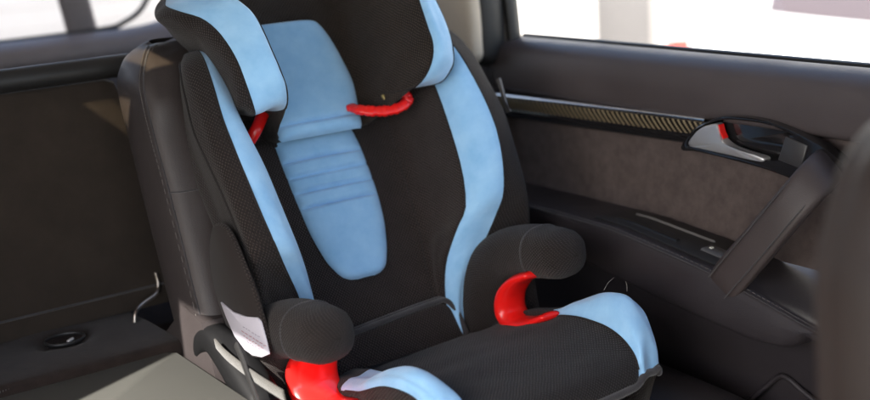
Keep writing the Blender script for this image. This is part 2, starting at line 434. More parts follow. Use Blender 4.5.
# red belt guides, ribbed loops under the headrest
def px_seat(px, py, n):
    d = ray(px, py); t_ = (n + O @ NV) / (d @ NV); return d * t_
mb = MB()
R1 = [px_seat(x, y, n) for x, y, n in [(350, 107, .050), (358, 109.5, .065), (370, 111, .075), (385, 111, .080), (398, 108, .085), (406, 103, .088), (408, 98, .088), (403, 94, .085), (394, 94, .07)]]
R1c = cr(np.array(R1), 10); m_ = len(R1c)
rad = np.array([.0068 - (.0009 if i % 4 == 0 else 0) + .0004 * math.sin(i * .7) for i in range(m_)])
mb.tube(R1c, rad * .8, rad * 1.2, side=NV, k=1, nseg=20, p=3.2)
mb.build('belt_guide', RED, headrest)
mb = MB(); mb.tube([px_seat(x, y, n) for x, y, n in [(266, 108, .05), (261, 119, .06), (256, 130, .06), (250, 140, .05)]], .006, .009, side=NV, k=8, nseg=12)
mb.build('belt_guide', RED, headrest)
mb = MB(); mb.tube([px_seat(x, y, n) for x, y, n in [(384, 107, .07), (386, 101, .08), (383, 96, .08)]], .003, .003, k=4, nseg=8); mb.build('guide_hook', mat('brass_pin', (.35, .28, .12), .4, metal=.8), headrest)

# ---- armrests
def arm(sg):
    x = O[0] + sg * .195
    dz = -.020 if sg < 0 else 0.
    p = [(y, z + dz) for y, z in [(1.40, -.745), (1.415, -.68), (1.422, -.622), (1.412, -.568), (1.378, -.530), (1.33, -.514), (1.285, -.508), (1.268, -.506)]]
    rx = [.056, .056, .053, .048, .044, .042, .041, .039] if sg > 0 else [.038, .039, .041, .042, .042, .042, .041, .039]; rz = [.048, .052, .052, .046, .040, .038, .037, .036]
    xs_ = [x - (.016, .016, .015, .010, .004, 0, 0, 0)[q] * (sg > 0) for q in range(8)]
    mb = MB(); mb.tube([(xx, y, z) for xx, (y, z) in zip(xs_, p)], rx, rz, side=(1, 0, 0), k=8, nseg=32, p=2.35)
    a = mb.build('armrest', ARMF, seat)
    C = cr(np.array([(x, y, z) for y, z in p]), 8); i = 44
    tt = C[i + 1] - C[i - 1]; tt /= np.linalg.norm(tt); n = np.cross(tt, (1, 0, 0))
    rg = []
    for q in range(28):                                   # end-cap seam ring
        an = 2 * math.pi * q / 28; ca, sa = math.cos(an), math.sin(an)
        rg.append(C[i] + np.array([1, 0, 0]) * math.copysign(abs(ca) ** .85, ca) * .0412 + n * math.copysign(abs(sa) ** .85, sa) * .0372)
    mb = MB(); mb.tube(rg, .0016, .0016, k=2, nseg=6, closed=True); mb.build('cap_seam', PIPE, a)
    r = [(y, z + dz) for y, z in [(1.282, -.541), (1.322, -.548), (1.348, -.570), (1.350, -.603), (1.322, -.628), (1.275, -.618), (1.250, -.616)]]
    mb = MB()
    if sg > 0:
        d_ = lambda px, py: ray(px, py) * 1.041 / ray(px, py)[0]
        mb.tube([d_(*q) for q in [(533, 274), (521, 279), (512, 290), (509.5, 304), (513, 316), (522, 323), (535, 322), (549, 316)]], [.020, .024, .026, .027, .027, .026, .024, .018], [.006, .0085, .0115, .0135, .0135, .011, .008, .006], side=(1, 0, 0), k=8, nseg=24, p=2.3)
    else:
        mb.tube([(x + .022, y, z) for y, z in r], [.014, .028, .037, .038, .037, .034, .026], [.006, .010, .014, .014, .014, .012, .008], side=(1, 0, 0), k=8, nseg=24, p=2.5)
    mb.build('arm_clip', RED, a)
arm(1); arm(-1)

# ---- booster cushion: rows across, (y, Cz, I, Kc, O)
BR = [(1.43, -.655, (0.088, -.655), (0.133, -.650), (0.168, -.665)),
      (1.385, -.640, (0.108, -.634), (0.148, -.628), (0.178, -.642)),
      (1.345, -.622, (0.123, -.616), (0.156, -.612), (0.186, -.625)),
      (1.30, -.612, (0.132, -.605), (0.161, -.600), (0.189, -.612)),
      (1.265, -.606, (0.137, -.597), (0.166, -.589), (0.192, -.602)),
      (1.235, -.603, (0.139, -.588), (0.168, -.570), (0.194, -.588)),
      (1.20, -.601, (0.139, -.582), (0.168, -.553), (0.193, -.574)),
      (1.165, -.601, (0.138, -.582), (0.167, -.547), (0.191, -.569)),
      (1.135, -.603, (0.135, -.588), (0.163, -.556), (0.184, -.576)),
      (1.112, -.608, (0.130, -.598), (0.157, -.577), (0.175, -.592)),
      (1.098, -.618, (0.125, -.612), (0.152, -.600), (0.168, -.609)),
      (1.093, -.636, (0.123, -.632), (0.150, -.628), (0.165, -.632))]
grid = []
for y, c, i_, k_, o_ in BR:
    bow = lambda u: -.034 * (1 - (u / .2) ** 2) * max(0, min(1, (1.25 - y) / .2))
    right = [(0., c), (.055, c + .001), (.105, c + (i_[1] - c) * .35), i_, ((i_[0] + k_[0]) / 2 - .003, (i_[1] + k_[1]) / 2 + .006), k_, ((k_[0] + o_[0]) / 2 + .003, (k_[1] + o_[1]) / 2 + .006), o_, (o_[0] - .016, -.655), (o_[0] - .05, -.735)]
    left = [(-u, z) for u, z in reversed(right[1:])]
    grid.append([np.array([O[0] + .039 + u, y + bow(u), z - (.013 * min(1, -u / .15) if u < 0 else 0)]) for u, z in left + right])
GU = soft(crgrid(np.array(grid), 7, K), .0012, 7, 21); c0 = len(grid[0]) // 2
mb = MB(); mb.grid(GU[:, (c0 - 3) * K:(c0 + 3) * K + 1])
mb.grid(GU[:, (c0 + 7) * K:], mi=1); mb.grid(GU[:, :(c0 - 7) * K + 1], mi=1)
for a, b_, r0 in ((c0 + 3, c0 + 7, 27), (c0 - 7, c0 - 3, 19)): mb.grid(GU[:r0, a * K:b_ * K + 1], mi=1)
cush = mb.build('booster_cushion', [CUSHF, SIDEF], seat)
for a, b_, r0 in ((c0 + 3, c0 + 7, 26), (c0 - 7, c0 - 3, 18)):
    mb = MB(); mb.grid(GU[r0:, a * K:b_ * K + 1]); mb.build('thigh_bolster', BLUE, cush)
for c in (-7, -3, 3, 7):
    mb = MB(); mb.tube(GU[20:-3:4, (c0 + c) * K], .0014, .0014, k=2, nseg=6); mb.build('cushion_seam', PIPE_D, cush)
fr = GU[-1, (c0 - 7) * K:(c0 + 7) * K + 1:7]
mb = MB(); mb.tube(fr + np.array([0, 0, -.003]), .0055, .0055, k=2, nseg=10); mb.build('front_trim', PIPE, cush)
mb = MB(); mb.poly_prism([(O[0] + .022 + u, y, -.765) for u, y in [(-.155, 1.12), (-.12, 1.09), (.12, 1.09), (.155, 1.12), (.19, 1.30), (.18, 1.46), (-.18, 1.46), (-.19, 1.30)]], (0, 0, .12), .01); mb.build('booster_base', RUBBER, cush)
# two loose threads on the right bolster
mb = MB()
def on_x(px, py, x): d = ray(px, py); return d * x / d[0]
a0 = on_x(604, 290, 1.085)
mb.tube([a0, a0 + np.array([.004, -.004, .010]), a0 + np.array([.013, -.006, .016])], 0.00024, 0.00024, k=5, nseg=5); mb.build('loose_thread', mat('thread', (.26, .24, .22), .7), cush); mb = MB()
a0 = on_x(627, 291, 1.085); mb.tube([a0, a0 + np.array([0, 0, .008]), a0 + np.array([-.002, 0, .014])], 0.00024, 0.00024, k=5, nseg=5)
mb.build('loose_thread', mat('thread', (.26, .24, .22), .7), cush)

# ---- side pocket, printed label and the little tag
def side_pt(px, py, x): d = ray(px, py); return d * x / d[0]
XS = O[0] - .243
pk = [(216, 226), (230, 228), (246, 262), (262, 306), (272, 352), (256, 356), (238, 343), (222, 303), (213, 262)]
mb = MB(); P = cr(np.array([side_pt(a, b, XS + .006) for a, b in pk]), 4, True); mb.poly_prism(P, (-.006, 0, 0), .003); mb.build('side_pocket', SIDEF, backrest)
lb = [(222, 302), (234, 312), (247, 316.5), (258.5, 317.5), (262, 322), (267, 340), (270, 354), (263, 357), (254, 355), (244, 348), (236, 336), (228, 318)]
mb = MB(); P = np.array([side_pt(a, b, XS - .0005) for a, b in lb]); mb.poly_prism(P, (-.0025, 0, 0), .0008)
lab = mb.build('info_label', WHITE, backrest)
INK = mat('red_ink', (.30, .08, .10), .7); INK2 = mat('grey_ink', (.20, .17, .22), .7)
mb = MB()
for r_, (lx, ly, n_, col_) in enumerate([(243, 327, 6, 1), (241.5, 331, 7, 0), (243.5, 336, 7, 0), (247, 342, 5, 1), (251, 347, 4, 1)]):
    q = 0.
    for i in range(n_):
        w_ = random.uniform(1.2, 3.0); y0 = ly + q * .62
        pts_ = [np.array(side_pt(lx + q + w_ * f, y0 + w_ * f * .62 + random.uniform(-.5, .5), XS - .0033)) for f in (0, .33, .66, 1)]
        mb.tube(pts_, .00025, .00045, side=(1, 0, 0), k=3, nseg=5, mi=col_)
        q += w_ + random.uniform(.8, 1.6)
mb.build('label_print', [INK, INK2], backrest)
mb = MB(); q = [on_x(a, b, 1.145) for a, b in [(496, 79), (499, 78), (507, 108), (510, 111), (506, 113)]]; mb.poly_prism(q, (.004, 0, 0), .001); mb.build('fabric_tag', mat('tag_grey', (.09, .085, .085), .6), backrest)

# ================================================================== REAR CAR SEAT (behind and under the child seat)
rs = thing('leather_car_seat', 'dark leather rear car seat with stitched side bolster holding the child seat', 'car seat', (.9, 1.5, -.8))
# backrest: rows (z, y of face) leaning back ; across x .60 .. 1.27 with a raised left bolster
rows = []
zs = [-.82, -.70, -.60, -.48, -.36, -.30, -.262, -.235, -.213, -.198, -.189, -.185]
for z in zs:
    y = 1.475 + (z + .6) * .36
    q = min(1., max(0, (z + .262) / .077)); rr_ = 1 - math.sqrt(max(0, 1 - q * q))
    lo_ = min(1., max(0., (z + .85) / .3))
    xL = .606 + .065 * rr_; xR = 1.20 - .10 * rr_
    pts = [(xL + .055, y + .135), (xL + .022, y + .125), (xL + .004, y + .10), (xL, y + .06), (xL + .002, y + .022), (xL + .008, y + .002), (xL + .026, y - .010), (xL + .060, y - .010 + .01 * (1 - lo_)), (xL + .095, y + .012), (xL + .15, y + .045), ((xL + xR) / 2 + .08, y + .05), (xR - .10, y + .04), (xR - .05, y + .012), (xR - .02, y + .012), (xR, y + .05), (xR - .02, y + .13)]
    ym = y + .085; sh = 1 - .80 * rr_
    rows.append([np.array([x, ym + (yy - ym) * sh, z - .09 * max(0, (x - 1.0) / .2) * max(0, (z + .5) / .3)]) for x, yy in pts])
GS = soft(crgrid(np.array(rows), 6, 6), .0018, 8, 31)
mb = MB(); mb.grid(GS[:, 0:5 * 6 + 1], mi=1); mb.grid(GS[:, 5 * 6:], mi=0)
sb = mb.build('seat_back', [LEATHER_P, LEATHER], rs)
mb = MB()
P = GS[8:-3, 5 * 6]
mb.tube(P[::4] + np.array([0, -.0005, 0]), .0012, .0012, k=2, nseg=6, mi=1)
for off in (-.006, .006):                                   # twin rows of stitching
    Q = cr(P[::3], 16)
    for i in range(0, len(Q) - 4, 4):
        a, b_ = Q[i] + np.array([off, -.0008 + abs(off) * .06, 0]), Q[i + 2] + np.array([off, -.0008 + abs(off) * .06, 0])
        mb.tube([a, b_], .0007, .0007, k=1, nseg=5)
mb.build('bolster_stitching', [STITCH, PIPE], sb)
mb = MB(); P = GS[23, 5 * 6:10 * 6]; mb.tube(P[::3] + np.array([0, -.0002, 0]), .0013, .0013, k=2, nseg=6); mb.build('cross_seam', PIPE, sb)
# lower side cap and cushion
mb = MB(); mb.poly_prism([(.606, y, z) for y, z in [(1.43, -.70), (1.455, -.59), (1.475, -.545), (1.53, -.535), (1.62, -.60), (1.62, -.72)]], (.09, 0, 0), .012); mb.build('side_cap', LEATHER, rs)
rows = []
for y, dz in [(1.60, -.05), (1.50, 0), (1.30, .002), (1.12, .0), (1.03, -.006), (.985, -.03), (.965, -.07), (.965, -.16)]:
    rows.append([np.array([x, y, -.705 + z + dz]) for x, z in [(.615, -.16), (.612, -.05), (.622, -.012), (.66, .0), (.80, -.008), (.95, -.008), (1.10, -.006), (1.20, .002), (1.235, -.015), (1.245, -.05), (1.245, -.16)]])
mb = MB(); mb.grid(soft(crgrid(np.array(rows), 6, 5), .002, 7, 5)); mb.build('seat_cushion', LEATHER_B, rs)

# buckle stalk and webbing between the seats
bk = thing('belt_buckle', 'black seat belt buckle stalk with webbing along its sunlit strip beside the folded seat', 'seat belt', (.63, 1.35, -.72))
WEB = plain_fabric('webbing', (.034, .031, .027), (.048, .044, .038), scale=60., sheen=.2, big=.1)
def bp_(px, py, x=.612): return on_x(px, py, x)
def on_x(px, py, x): d = ray(px, py); return d * x / d[0]
mb = MB(); mb.tube([bp_(205, 352, .622), bp_(209, 341, .622), bp_(218, 339, .622), bp_(231, 354, .622), bp_(248, 380, .622), bp_(262, 402, .622)], [.016, .020, .022, .024, .026, .026], [.014, .018, .020, .022, .024, .024], side=(1, 0, 0), k=8, nseg=20, p=2.8); mb.build('buckle', mat('buckle_black', (.005, .005, .0055), .6, spec=.15), bk)
mb = MB(); mb.tube([bp_(216, 344, .598), bp_(226, 355, .597), bp_(242, 368, .596), bp_(262, 382, .596), bp_(284, 396, .60)], .0016, .0085, side=(1, 0, .2), k=8, nseg=10, p=4); mb.build('strap', WEB, bk)  # strap laid in place of the sunlit strip across stalk and belt
mb = MB(); mb.tube([bp_(236, 345, .592), bp_(243, 362, .591), bp_(250, 382, .591), bp_(258, 404, .592)], .0018, .0060, side=(1, 0, .1), k=8, nseg=10, p=4); mb.build('strap', RUBBER, bk)

# ================================================================== FOLDED MIDDLE SEAT + PANEL
fs = thing('folded_seat', 'folded flat middle seat with pale grey backing and dark carpet strip', 'car seat', (.25, 1.3, -.8))
mb = MB(); mb.box((-.10, .95, -.70), (.600, 1.562, -.603), .012); mb.build('seat_backing', GREYP, fs)
rows = []
for y, z in [(1.557, -.640), (1.556, -.606), (1.562, -.594), (1.58, -.590), (1.66, -.592), (1.74, -.598), (1.79, -.602), (1.80, -.66)]:
    rows.append([np.array([x, y + .02 * math.sin(x * 9) * .1, z]) for x in np.linspace(-.1, .606, 24)])
G = crgrid(np.array(rows), 5, 2); G = soft(G, .0018, 5, 17)
hx, hy = .482, 1.69
for i in range(G.shape[0]):
    for j in range(G.shape[1]):
        d = math.hypot((G[i, j, 0] - hx) / .030, (G[i, j, 1] - hy) / .026)
        G[i, j, 2] -= .022 / (1 + d ** 6)
mb = MB(); mb.grid(G); mb.build('carpet_strip', CARPET, fs)
mb = MB()
rim = [(hx + .028 * math.cos(a), hy + .024 * math.sin(a), -.594) for a in np.linspace(0, 2 * math.pi, 17)[:-1]]
mb.tube(rim, .0025, .002, k=3, nseg=8, closed=True); mb.cap([(p[0], p[1], -.606) for p in rim]); mb.build('anchor_cup', RUBBER, fs)
mb = MB(); mb.tube([(hx + .006, hy + .004, -.600), (hx + .012, hy + .004, -.598)], .003, .003, k=2, nseg=8); mb.build('anchor_pin', SILVER, fs)
hk = [(.589, 1.690, -.615), (.589, 1.690, -.594), (.596, 1.696, -.580), (.618, 1.716, -.577), (.640, 1.735, -.577), (.652, 1.746, -.572), (.655, 1.750, -.560), (.654, 1.752, -.548)]
mb = MB(); mb.tube(hk, .0030, .0030, k=8, nseg=10); mb.build('wire_hook', mat('wire_steel', (.40, .35, .31), .38, metal=1.), fs)
mb = MB()
for i in range(28):                                          # overlock stitching along the carpet edge
    x = .50 + i * .0037; mb.tube([(x, 1.557, -.603), (x + .0022, 1.560, -.5965)], .0008, .0008, k=1, nseg=5)
mb.build('edge_stitch', STITCH, fs); mb = MB()
for i in range(24):
    x = .32 + i * .0037; mb.tube([(x, 1.557, -.603), (x + .0022, 1.560, -.5965)], .0008, .0008, k=1, nseg=5)
mb.build('edge_stitch', STITCH, fs)

cp = thing('cargo_panel', 'upright dark brown cloth panel standing behind the folded seat', 'panel', (.3, 1.78, -.62))
def lean(x, z): return (x + (z + .6) * -.10 * max(0, (x - .2) / .45), 1.770 + (z + .6) * .12, z)
pts = [lean(x, z) for x, z in [(-.1, -.600), (.675, -.600), (.682, -.594), (.684, -.40), (.684, -.262), (.680, -.246), (.665, -.240), (-.1, -.240)]]
mb = MB(); mb.poly_prism(cr(np.array(pts), 1, True)[::-1], (0, -.022, 0), .010); cpn = mb.build('cloth_face', CLOTH, cp, angle=30)
mb = MB(); mb.tube([lean(-.1, -.566), lean(.25, -.566), lean(.678, -.566)], .0018, .0018, k=4, nseg=6)
mb.v = [(x, y - .0225, z) for x, y, z in mb.v]; mb.build('hem_seam', PIPE, cpn)
mb = MB(); mb.tube([(-.1, 1.785, -.222), (.3, 1.787, -.222), (.665, 1.789, -.222)], .022, .017, side=(0, 1, 0), k=6, nseg=18); mb.build('top_rail', RUBBER, cp)

# ================================================================== REAR DOOR
dr = thing('rear_door', 'dark rear door with carbon trim strip, silver handle and padded armrest', 'car door', (1.33, 1.2, -.7))
def sweep_y(profile, ys, kp=6, fn=None):
    rows = []
    for y in ys:
        pr = cr(np.array(profile(y) if callable(profile) else profile, float), kp)
        rows.append([np.array([x, y, z]) for x, z in pr])
    return np.array(rows)
ys = np.linspace(.25, 1.86, 40)
mb = MB(); mb.grid(sweep_y([(1.385, -.275), (1.372, -.258), (1.350, -.253), (1.325, -.257), (1.307, -.270), (1.300, -.292), (1.300, -.318), (1.304, -.338), (1.318, -.3445)], ys)); mb.build('upper_panel', DOORTOP, dr)
ys2 = np.linspace(1.205, 1.80, 20)
def zt(y): return -.3395 - .010 * max(0, (y - 1.21)) / .5
mb = MB(); mb.grid(sweep_y(lambda y: [(1.312, zt(y) + .003), (1.303, zt(y) + .001), (1.3005, zt(y) - .003), (1.303, zt(y) - .006)], ys2)); strip_line = mb
mb = MB(); mb.grid(sweep_y(lambda y: [(1.304, zt(y) - .005), (1.3035, zt(y) - .014), (1.3055, zt(y) - .026)], ys2, 4)); tr = mb.build('trim_strip', CARBON, dr)
strip_line.build('bright_line', CHROME, tr)
ys3 = np.linspace(.25, 1.80, 30)
mb = MB(); mb.grid(sweep_y(lambda y: [(1.3075, zt(y) - .0255), (1.3065, zt(y) - .034), (1.312, zt(y) - .043), (1.33, zt(y) - .046)], ys3, 4)); mb.build('lower_strip', GLOSS, tr)
mb = MB(); mb.grid(sweep_y([(1.332, -.325), (1.330, -.376), (1.327, -.43), (1.327, -.48), (1.318, -.515), (1.312, -.530)], ys)); mb.build('fabric_insert', ALC, dr)

# armrest ledge, falling towards the front
def azt(y): return np.interp(y, [.2, .80, .93, 1.03, 1.12, 1.30, 1.47, 1.9], [-.60, -.585, -.565, -.542, -.524, -.502, -.500, -.500])
def azb(y): return np.interp(y, [.2, .90, .934, .955, .98, 1.03, 1.12, 1.24, 1.35, 1.9], [-.58, -.575, -.572, -.592, -.604, -.609, -.601, -.588, -.573, -.52])
ya = np.concatenate([np.linspace(.90, 1.0, 14), np.linspace(1.02, 1.86, 46)])
mb = MB()
mb.grid(sweep_y(lambda y: [(1.325, -.508 + .6 * (azt(y) + .50)), (1.285, -.506 + .8 * (azt(y) + .50)), (1.235, azt(y) - .003), (1.213, azt(y) - .001), (1.203, azt(y) - .006), (1.200, azt(y) - .014)], ya), mi=0)
mb.grid(sweep_y(lambda y: [(1.200, azt(y) - .014), (1.1985, azt(y) * .6 + azb(y) * .4 - .004), (1.200, azt(y) * .25 + azb(y) * .75), (1.207, azb(y)), (1.222, azb(y) - .004), (1.24, azb(y) + .002)], ya), mi=0)
arm_p = mb.build('door_armrest', LEATHER_B, dr)
mb = MB(); Q = np.array([(1.2040, y, azt(y) - .0035) for y in ya]); mb.tube(Q[::3], .0009, .0009, k=3, nseg=6, mi=1)
Q2 = cr(Q[::3] + np.array([.004, 0, .0028]), 24)
for i in range(0, len(Q2) - 4, 4): mb.tube([Q2[i], Q2[i + 2]], .0006, .0006, k=1, nseg=5)
mb.build('armrest_stitching', [STITCH, PIPE], arm_p)
# switch panel set in the ledge
def led(y, x): return np.interp(x, [1.213, 1.235, 1.285, 1.325], [azt(y) - .001, azt(y) - .003, -.506 + .8 * (azt(y) + .50), -.508 + .6 * (azt(y) + .50)])
def ledge_strip(x0, x1, y0, y1, h, name, m, par, e=.003, skew=0.):
    rows = []
    yy = [y0, y0 + .0004, y0 + e] + list(np.linspace(y0 + e * 2, y1 - e * 2, 12)) + [y1 - e, y1 - .0004, y1]
    for i, y in enumerate(yy):
        k_ = min(i, len(yy) - 1 - i); hh = [-.008, h * .6, h][min(k_, 2)]; sk = skew * (y - y0) / (y1 - y0)
        prof = [(x0, -.008), (x0, hh * .6), (x0 + e, hh), ((x0 + x1 + sk) / 2, hh), (x1 + sk - e, hh), (x1 + sk, hh * .6), (x1 + sk, -.008)]
        rows.append([np.array([x, y, led(y, x) + q]) for x, q in prof])
    b_ = MB(); b_.grid(np.array(rows)); return b_.build(name, m, par)
ledge_strip(1.226, 1.312, 1.085, 1.365, .0035, 'switch_panel', RUBBER, arm_p)
ledge_strip(1.240, 1.252, 1.205, 1.335, .0055, 'grip_slot', mat('slot_black', (.008, .008, .008), .35), arm_p)
ledge_strip(1.283, 1.289, 1.17, 1.335, .006, 'ledge_line', mat('satin_dark', (.11, .105, .105), .3), arm_p)
ledge_strip(1.246, 1.272, 1.120, 1.165, .007, 'window_switch', mat('switch_key', (.06, .06, .065), .3), arm_p)
ledge_strip(1.255, 1.262, 1.150, 1.156, .0085, 'switch_mark', mat('switch_mark', (.55, .55, .5), .5), arm_p, e=.001)

# lower door card with pocket and speaker frame
mb = MB(); mb.grid(sweep_y(lambda y: [(1.30, azb(y) - .001), (1.262, azb(y) - .001), (1.268, -.64), (1.285, -.70), (1.290, -.78), (1.27, -.86), (1.26, -1.1)], ys)); mb.build('lower_panel', LEATHER_B, dr)
mb = MB()
def dp(px, py): return on_x(px, py, 1.277)
fr = cr(np.array([dp(745, 404), dp(768, 385), (dp(783, 376.)), dp(800, 389), dp(822, 407)]), 4)
mb.tube(fr[::2], .004, .004, k=2, nseg=8); mb.build('speaker_frame', LEATHER_B, dr)
# handle bowl
def HB(y, z, x=1.30): return np.array([x, y, z])
out = [(1.238, -.387), (1.224, -.364), (1.200, -.346), (1.155, -.3285), (1.085, -.3255), (1.017, -.340), (.968, -.360), (.930, -.392), (.93, -.415), (.985, -.409), (1.05, -.398), (1.10, -.392), (1.20, -.386)]
inn = [(1.226, -.378), (1.213, -.358), (1.192, -.345), (1.155, -.3325), (1.09, -.330), (1.055, -.335), (1.040, -.345), (1.055, -.376), (1.08, -.381), (1.10, -.383), (1.16, -.381), (1.20, -.380), (1.218, -.380)]
A = cr(np.array([HB(*p, 1.288) for p in out]), 5, True); B_ = cr(np.array([HB(*p, 1.2885) for p in inn]), 5, True)
A0 = A + np.array([.02, 0, 0]); B0 = B_ + np.array([.010, 0, 0]); Bd = B_ * .9 + B_.mean(axis=0) * .1 + np.array([.020, 0, 0])
mid = A * .45 + B_ * .55 + np.array([-.001, 0, 0])
mb = MB(); mb.grid(np.array([A0, A, mid, B_, B0, Bd]), closed_c=True); mb.cap(Bd)
bez = mb.build('handle_bezel', GLOSS, dr)
lev = [(1.224, -.378), (1.212, -.360), (1.196, -.348), (1.176, -.341), (1.168, -.341), (1.164, -.350), (1.160, -.360), (1.147, -.368), (1.12, -.374), (1.086, -.3775), (1.084, -.3835), (1.10, -.3845), (1.16, -.383), (1.20, -.381)]
mb = MB(); P = cr(np.array([HB(*p, 1.300) for p in lev]), 4, True); mb.poly_prism(P, (-.014, 0, 0), .004); mb.build('handle_lever', SILVER, bez)
redl = [(1.1672, -.3415), (1.1655, -.3415), (1.1625, -.351), (1.157, -.3595), (1.1582, -.361), (1.1640, -.353)]
mb = MB(); mb.poly_prism([HB(*p, 1.299) for p in redl], (-.010, 0, 0), .0008); mb.build('red_reflection_edge', RED, bez)  # red reflection beside the lever, put in as a solid sliver
lk = [(1.046, -.343), (1.010, -.351), (1.020, -.384), (1.058, -.377)]
mb = MB(); mb.poly_prism([HB(*p, 1.292) for p in lk], (-.0065, 0, 0), .002); mb.build('lock_button', mat('button_grey', (.035, .034, .037), .35), bez)
# diagonal pull handle
ph = [on_x(721, 288, 1.207), on_x(731, 276, 1.204), on_x(758, 245, 1.207), on_x(792, 205, 1.22), on_x(818, 176, 1.25), on_x(830, 163, 1.302)]
d0 = ph[2] - ph[0]; d0 /= np.linalg.norm(d0); sd = np.cross(d0, (1, 0, 0))
mb = MB(); mb.tube(ph, [.024, .027, .026, .025, .025, .024], [.006, .008, .010, .011, .011, .011], side=sd, k=8, nseg=32, p=3.6); pl = mb.build('pull_handle', leather('handle_leather', (.040, .031, .031), .5), dr)
mb = MB()
for s_ in (-1, 1):
    Q = cr(np.array([p + sd * s_ * .0185 - np.array([.0150 - .001, 0, 0]) for p in ph[:5]]), 10)
    mb.tube(Q[3:-2:4] , .0009, .0009, k=3, nseg=5, mi=1)
mb.build('handle_stitching', [STITCH, PIPE], pl)
# window frame and pane
mb = MB()
fr = [(1.330, 1.712, -.268), (1.322, 1.716, -.15), (1.305, 1.740, .0), (1.28, 1.785, .16), (1.25, 1.80, .24)]
mb.tube(fr, .022, .014, side=(0, 1, 0), k=6, nseg=16, p=3.5, round_end=(False, False)); wf = mb.build('window_frame', leather('frame_skin', (.085, .075, .072), .5), dr)
mb = MB(); mb.tube([(1.338, 1.685, -.262), (1.330, 1.689, -.15), (1.313, 1.713, .0), (1.288, 1.758, .16), (1.258, 1.775, .24)], .008, .014, side=(0, 1, 0), k=6, nseg=10, p=3)
mb.tube([(1.374, .22, -.2545), (1.374, .8, -.2545), (1.374, 1.70, -.2545)], .006, .0045, side=(1, 0, 0), k=4, nseg=10, p=3); mb.build('window_seal', RUBBER, wf)
mb = MB(); mb.grid(np.array([[(1.378, .22, -.262), (1.378, 1.70, -.262)], [(1.365, .22, 0), (1.358, 1.72, 0)], [(1.31, .22, .26), (1.30, 1.80, .26)]])); mb.build('window_pane', GLASS, dr)

# ================================================================== CAR BODY
body = thing('car_body', 'car cabin shell with pale pillar trim, grey tailgate ledge and rear window', 'car interior', (.57, 1.3, -1.1))
HEAD = plaster('headliner', (.36, .33, .30), .06, 6.)
PIL = plaster('pillar_cloth', (.62, .53, .43), .06, 30.)
GREYT = leather('grey_trim', (.14, .122, .125), .55, grain=900., big=.03)
mb = MB()
HX0, HX1, HY0, HY1 = -.10, .09, 1.36, 1.50  # unseen opening added in the roof, shaped to throw sun patches on panel and seat
mb.box((-.328, -.75, .33), (1.34, HY0, .37), .012); mb.box((-.328, HY1, .33), (1.34, 2.75, .37), .012)
mb.box((-.328, HY0, .331), (HX0, HY1, .369), .0005); mb.box((HX1, HY0, .331), (1.34, HY1, .369), .0005); mb.box((-.02, HY0, .331), (.012, HY1, .369), .0005)
rf = mb.build('roof', HEAD, body)
mb = MB(); mb.grid(np.array([[(HX0 - .02, HY0 - .02, .3705), (HX1 + .02, HY0 - .02, .3705)], [(HX0 - .02, HY1 + .02, .3705), (HX1 + .02, HY1 + .02, .3705)]])); mb.build('sun_patch_pane', glass('sun_patch_glass', (.40, .34, .23), .08), rf)  # tinted pane added to dim those sun patches
# left C pillar, dark outer column and pale cloth trim
mb = MB(); mb.tube([(1.300, 1.715, -.275), (1.290, 1.715, -.10), (1.26, 1.75, .10), (1.21, 1.80, .36)], .026, .030, side=(0, 1, 0), k=6, nseg=16, p=4); mb.build('door_pillar', RUBBER, body)
mb = MB(); mb.tube([(1.268, 1.765, -.27), (1.262, 1.765, -.15), (1.235, 1.79, .10), (1.18, 1.83, .36)], .072, .022, side=(0, 1, 0), k=6, nseg=20, p=4); mb.build('pillar_trim', PIL, body)
mb = MB(); mb.tube([(1.243, 1.775, -.145), (1.238, 1.775, -.11), (1.23, 1.78, -.05)], .014, .008, side=(0, 1, 0), k=6, nseg=14); mb.build('belt_anchor', mat('anchor_tan', (.28, .20, .12), .5), body)
mb = MB(); mb.tube([(1.325, 2.0, -.9), (1.325, 2.0, -.6), (1.32, 2.0, -.30)], .30, .04, side=(0, 1, 0), k=4, nseg=20, p=5); mb.build('side_trim', LEATHER_B, body)
mb = MB(); mb.box((1.30, 2.15, -.9), (1.36, 2.72, -.16), .02); mb.build('side_trim', GREYT, body)
# tailgate: ledge, frame and window
def yz(px, py, y): d = ray(px, py); return d * y / d[1]
TY = 2.60
rows = []
for x in np.linspace(-.2, 1.30, 30):
    a = max(0, (x - .98)) ; lift = .10 * a * a * 10 if x > .98 else 0
    rows.append([np.array([x, y, z + (lift if q < 4 else 0)]) for q, (y, z) in enumerate([(TY + .05, -.247), (TY + .02, -.246), (TY - .01, -.250), (TY - .035, -.262), (TY - .045, -.285), (TY - .035, -.305), (TY + .0, -.318), (TY + .02, -.5), (TY + .02, -1.1)])])
mb = MB(); mb.grid(crgrid(np.array(rows), 2, 5)); mb.build('tailgate', GREYT, body)
mb = MB(); mb.tube([(-.2, TY + .045, -.247), (.5, TY + .045, -.247), (.90, TY + .045, -.245), (.99, TY + .045, -.232), (1.045, TY + .045, -.190), (1.075, TY + .04, -.10), (1.06, TY, .10), (1.03, TY - .06, .34)], .007, .006, side=(0, 1, 0), k=6, nseg=10); mb.build('rear_window_seal', RUBBER, body)
mb = MB(); mb.tube([(1.165, TY + .03, -.34), (1.16, TY + .02, -.10), (1.14, TY - .02, .12), (1.10, TY - .08, .36)], .085, .04, side=(1, 0, 0), k=6, nseg=18, p=3.5); mb.build('rear_pillar', plaster('pale_pillar', (.70, .64, .62), .06, 8.), body)
mb = MB(); mb.tube([(.895, TY + .065, -.245), (.875, TY + .06, -.10), (.85, TY + .03, .1)], .035, .008, side=(1, 0, 0), k=5, nseg=12, p=3); mb.build('rear_window_divider', GREYT, body)
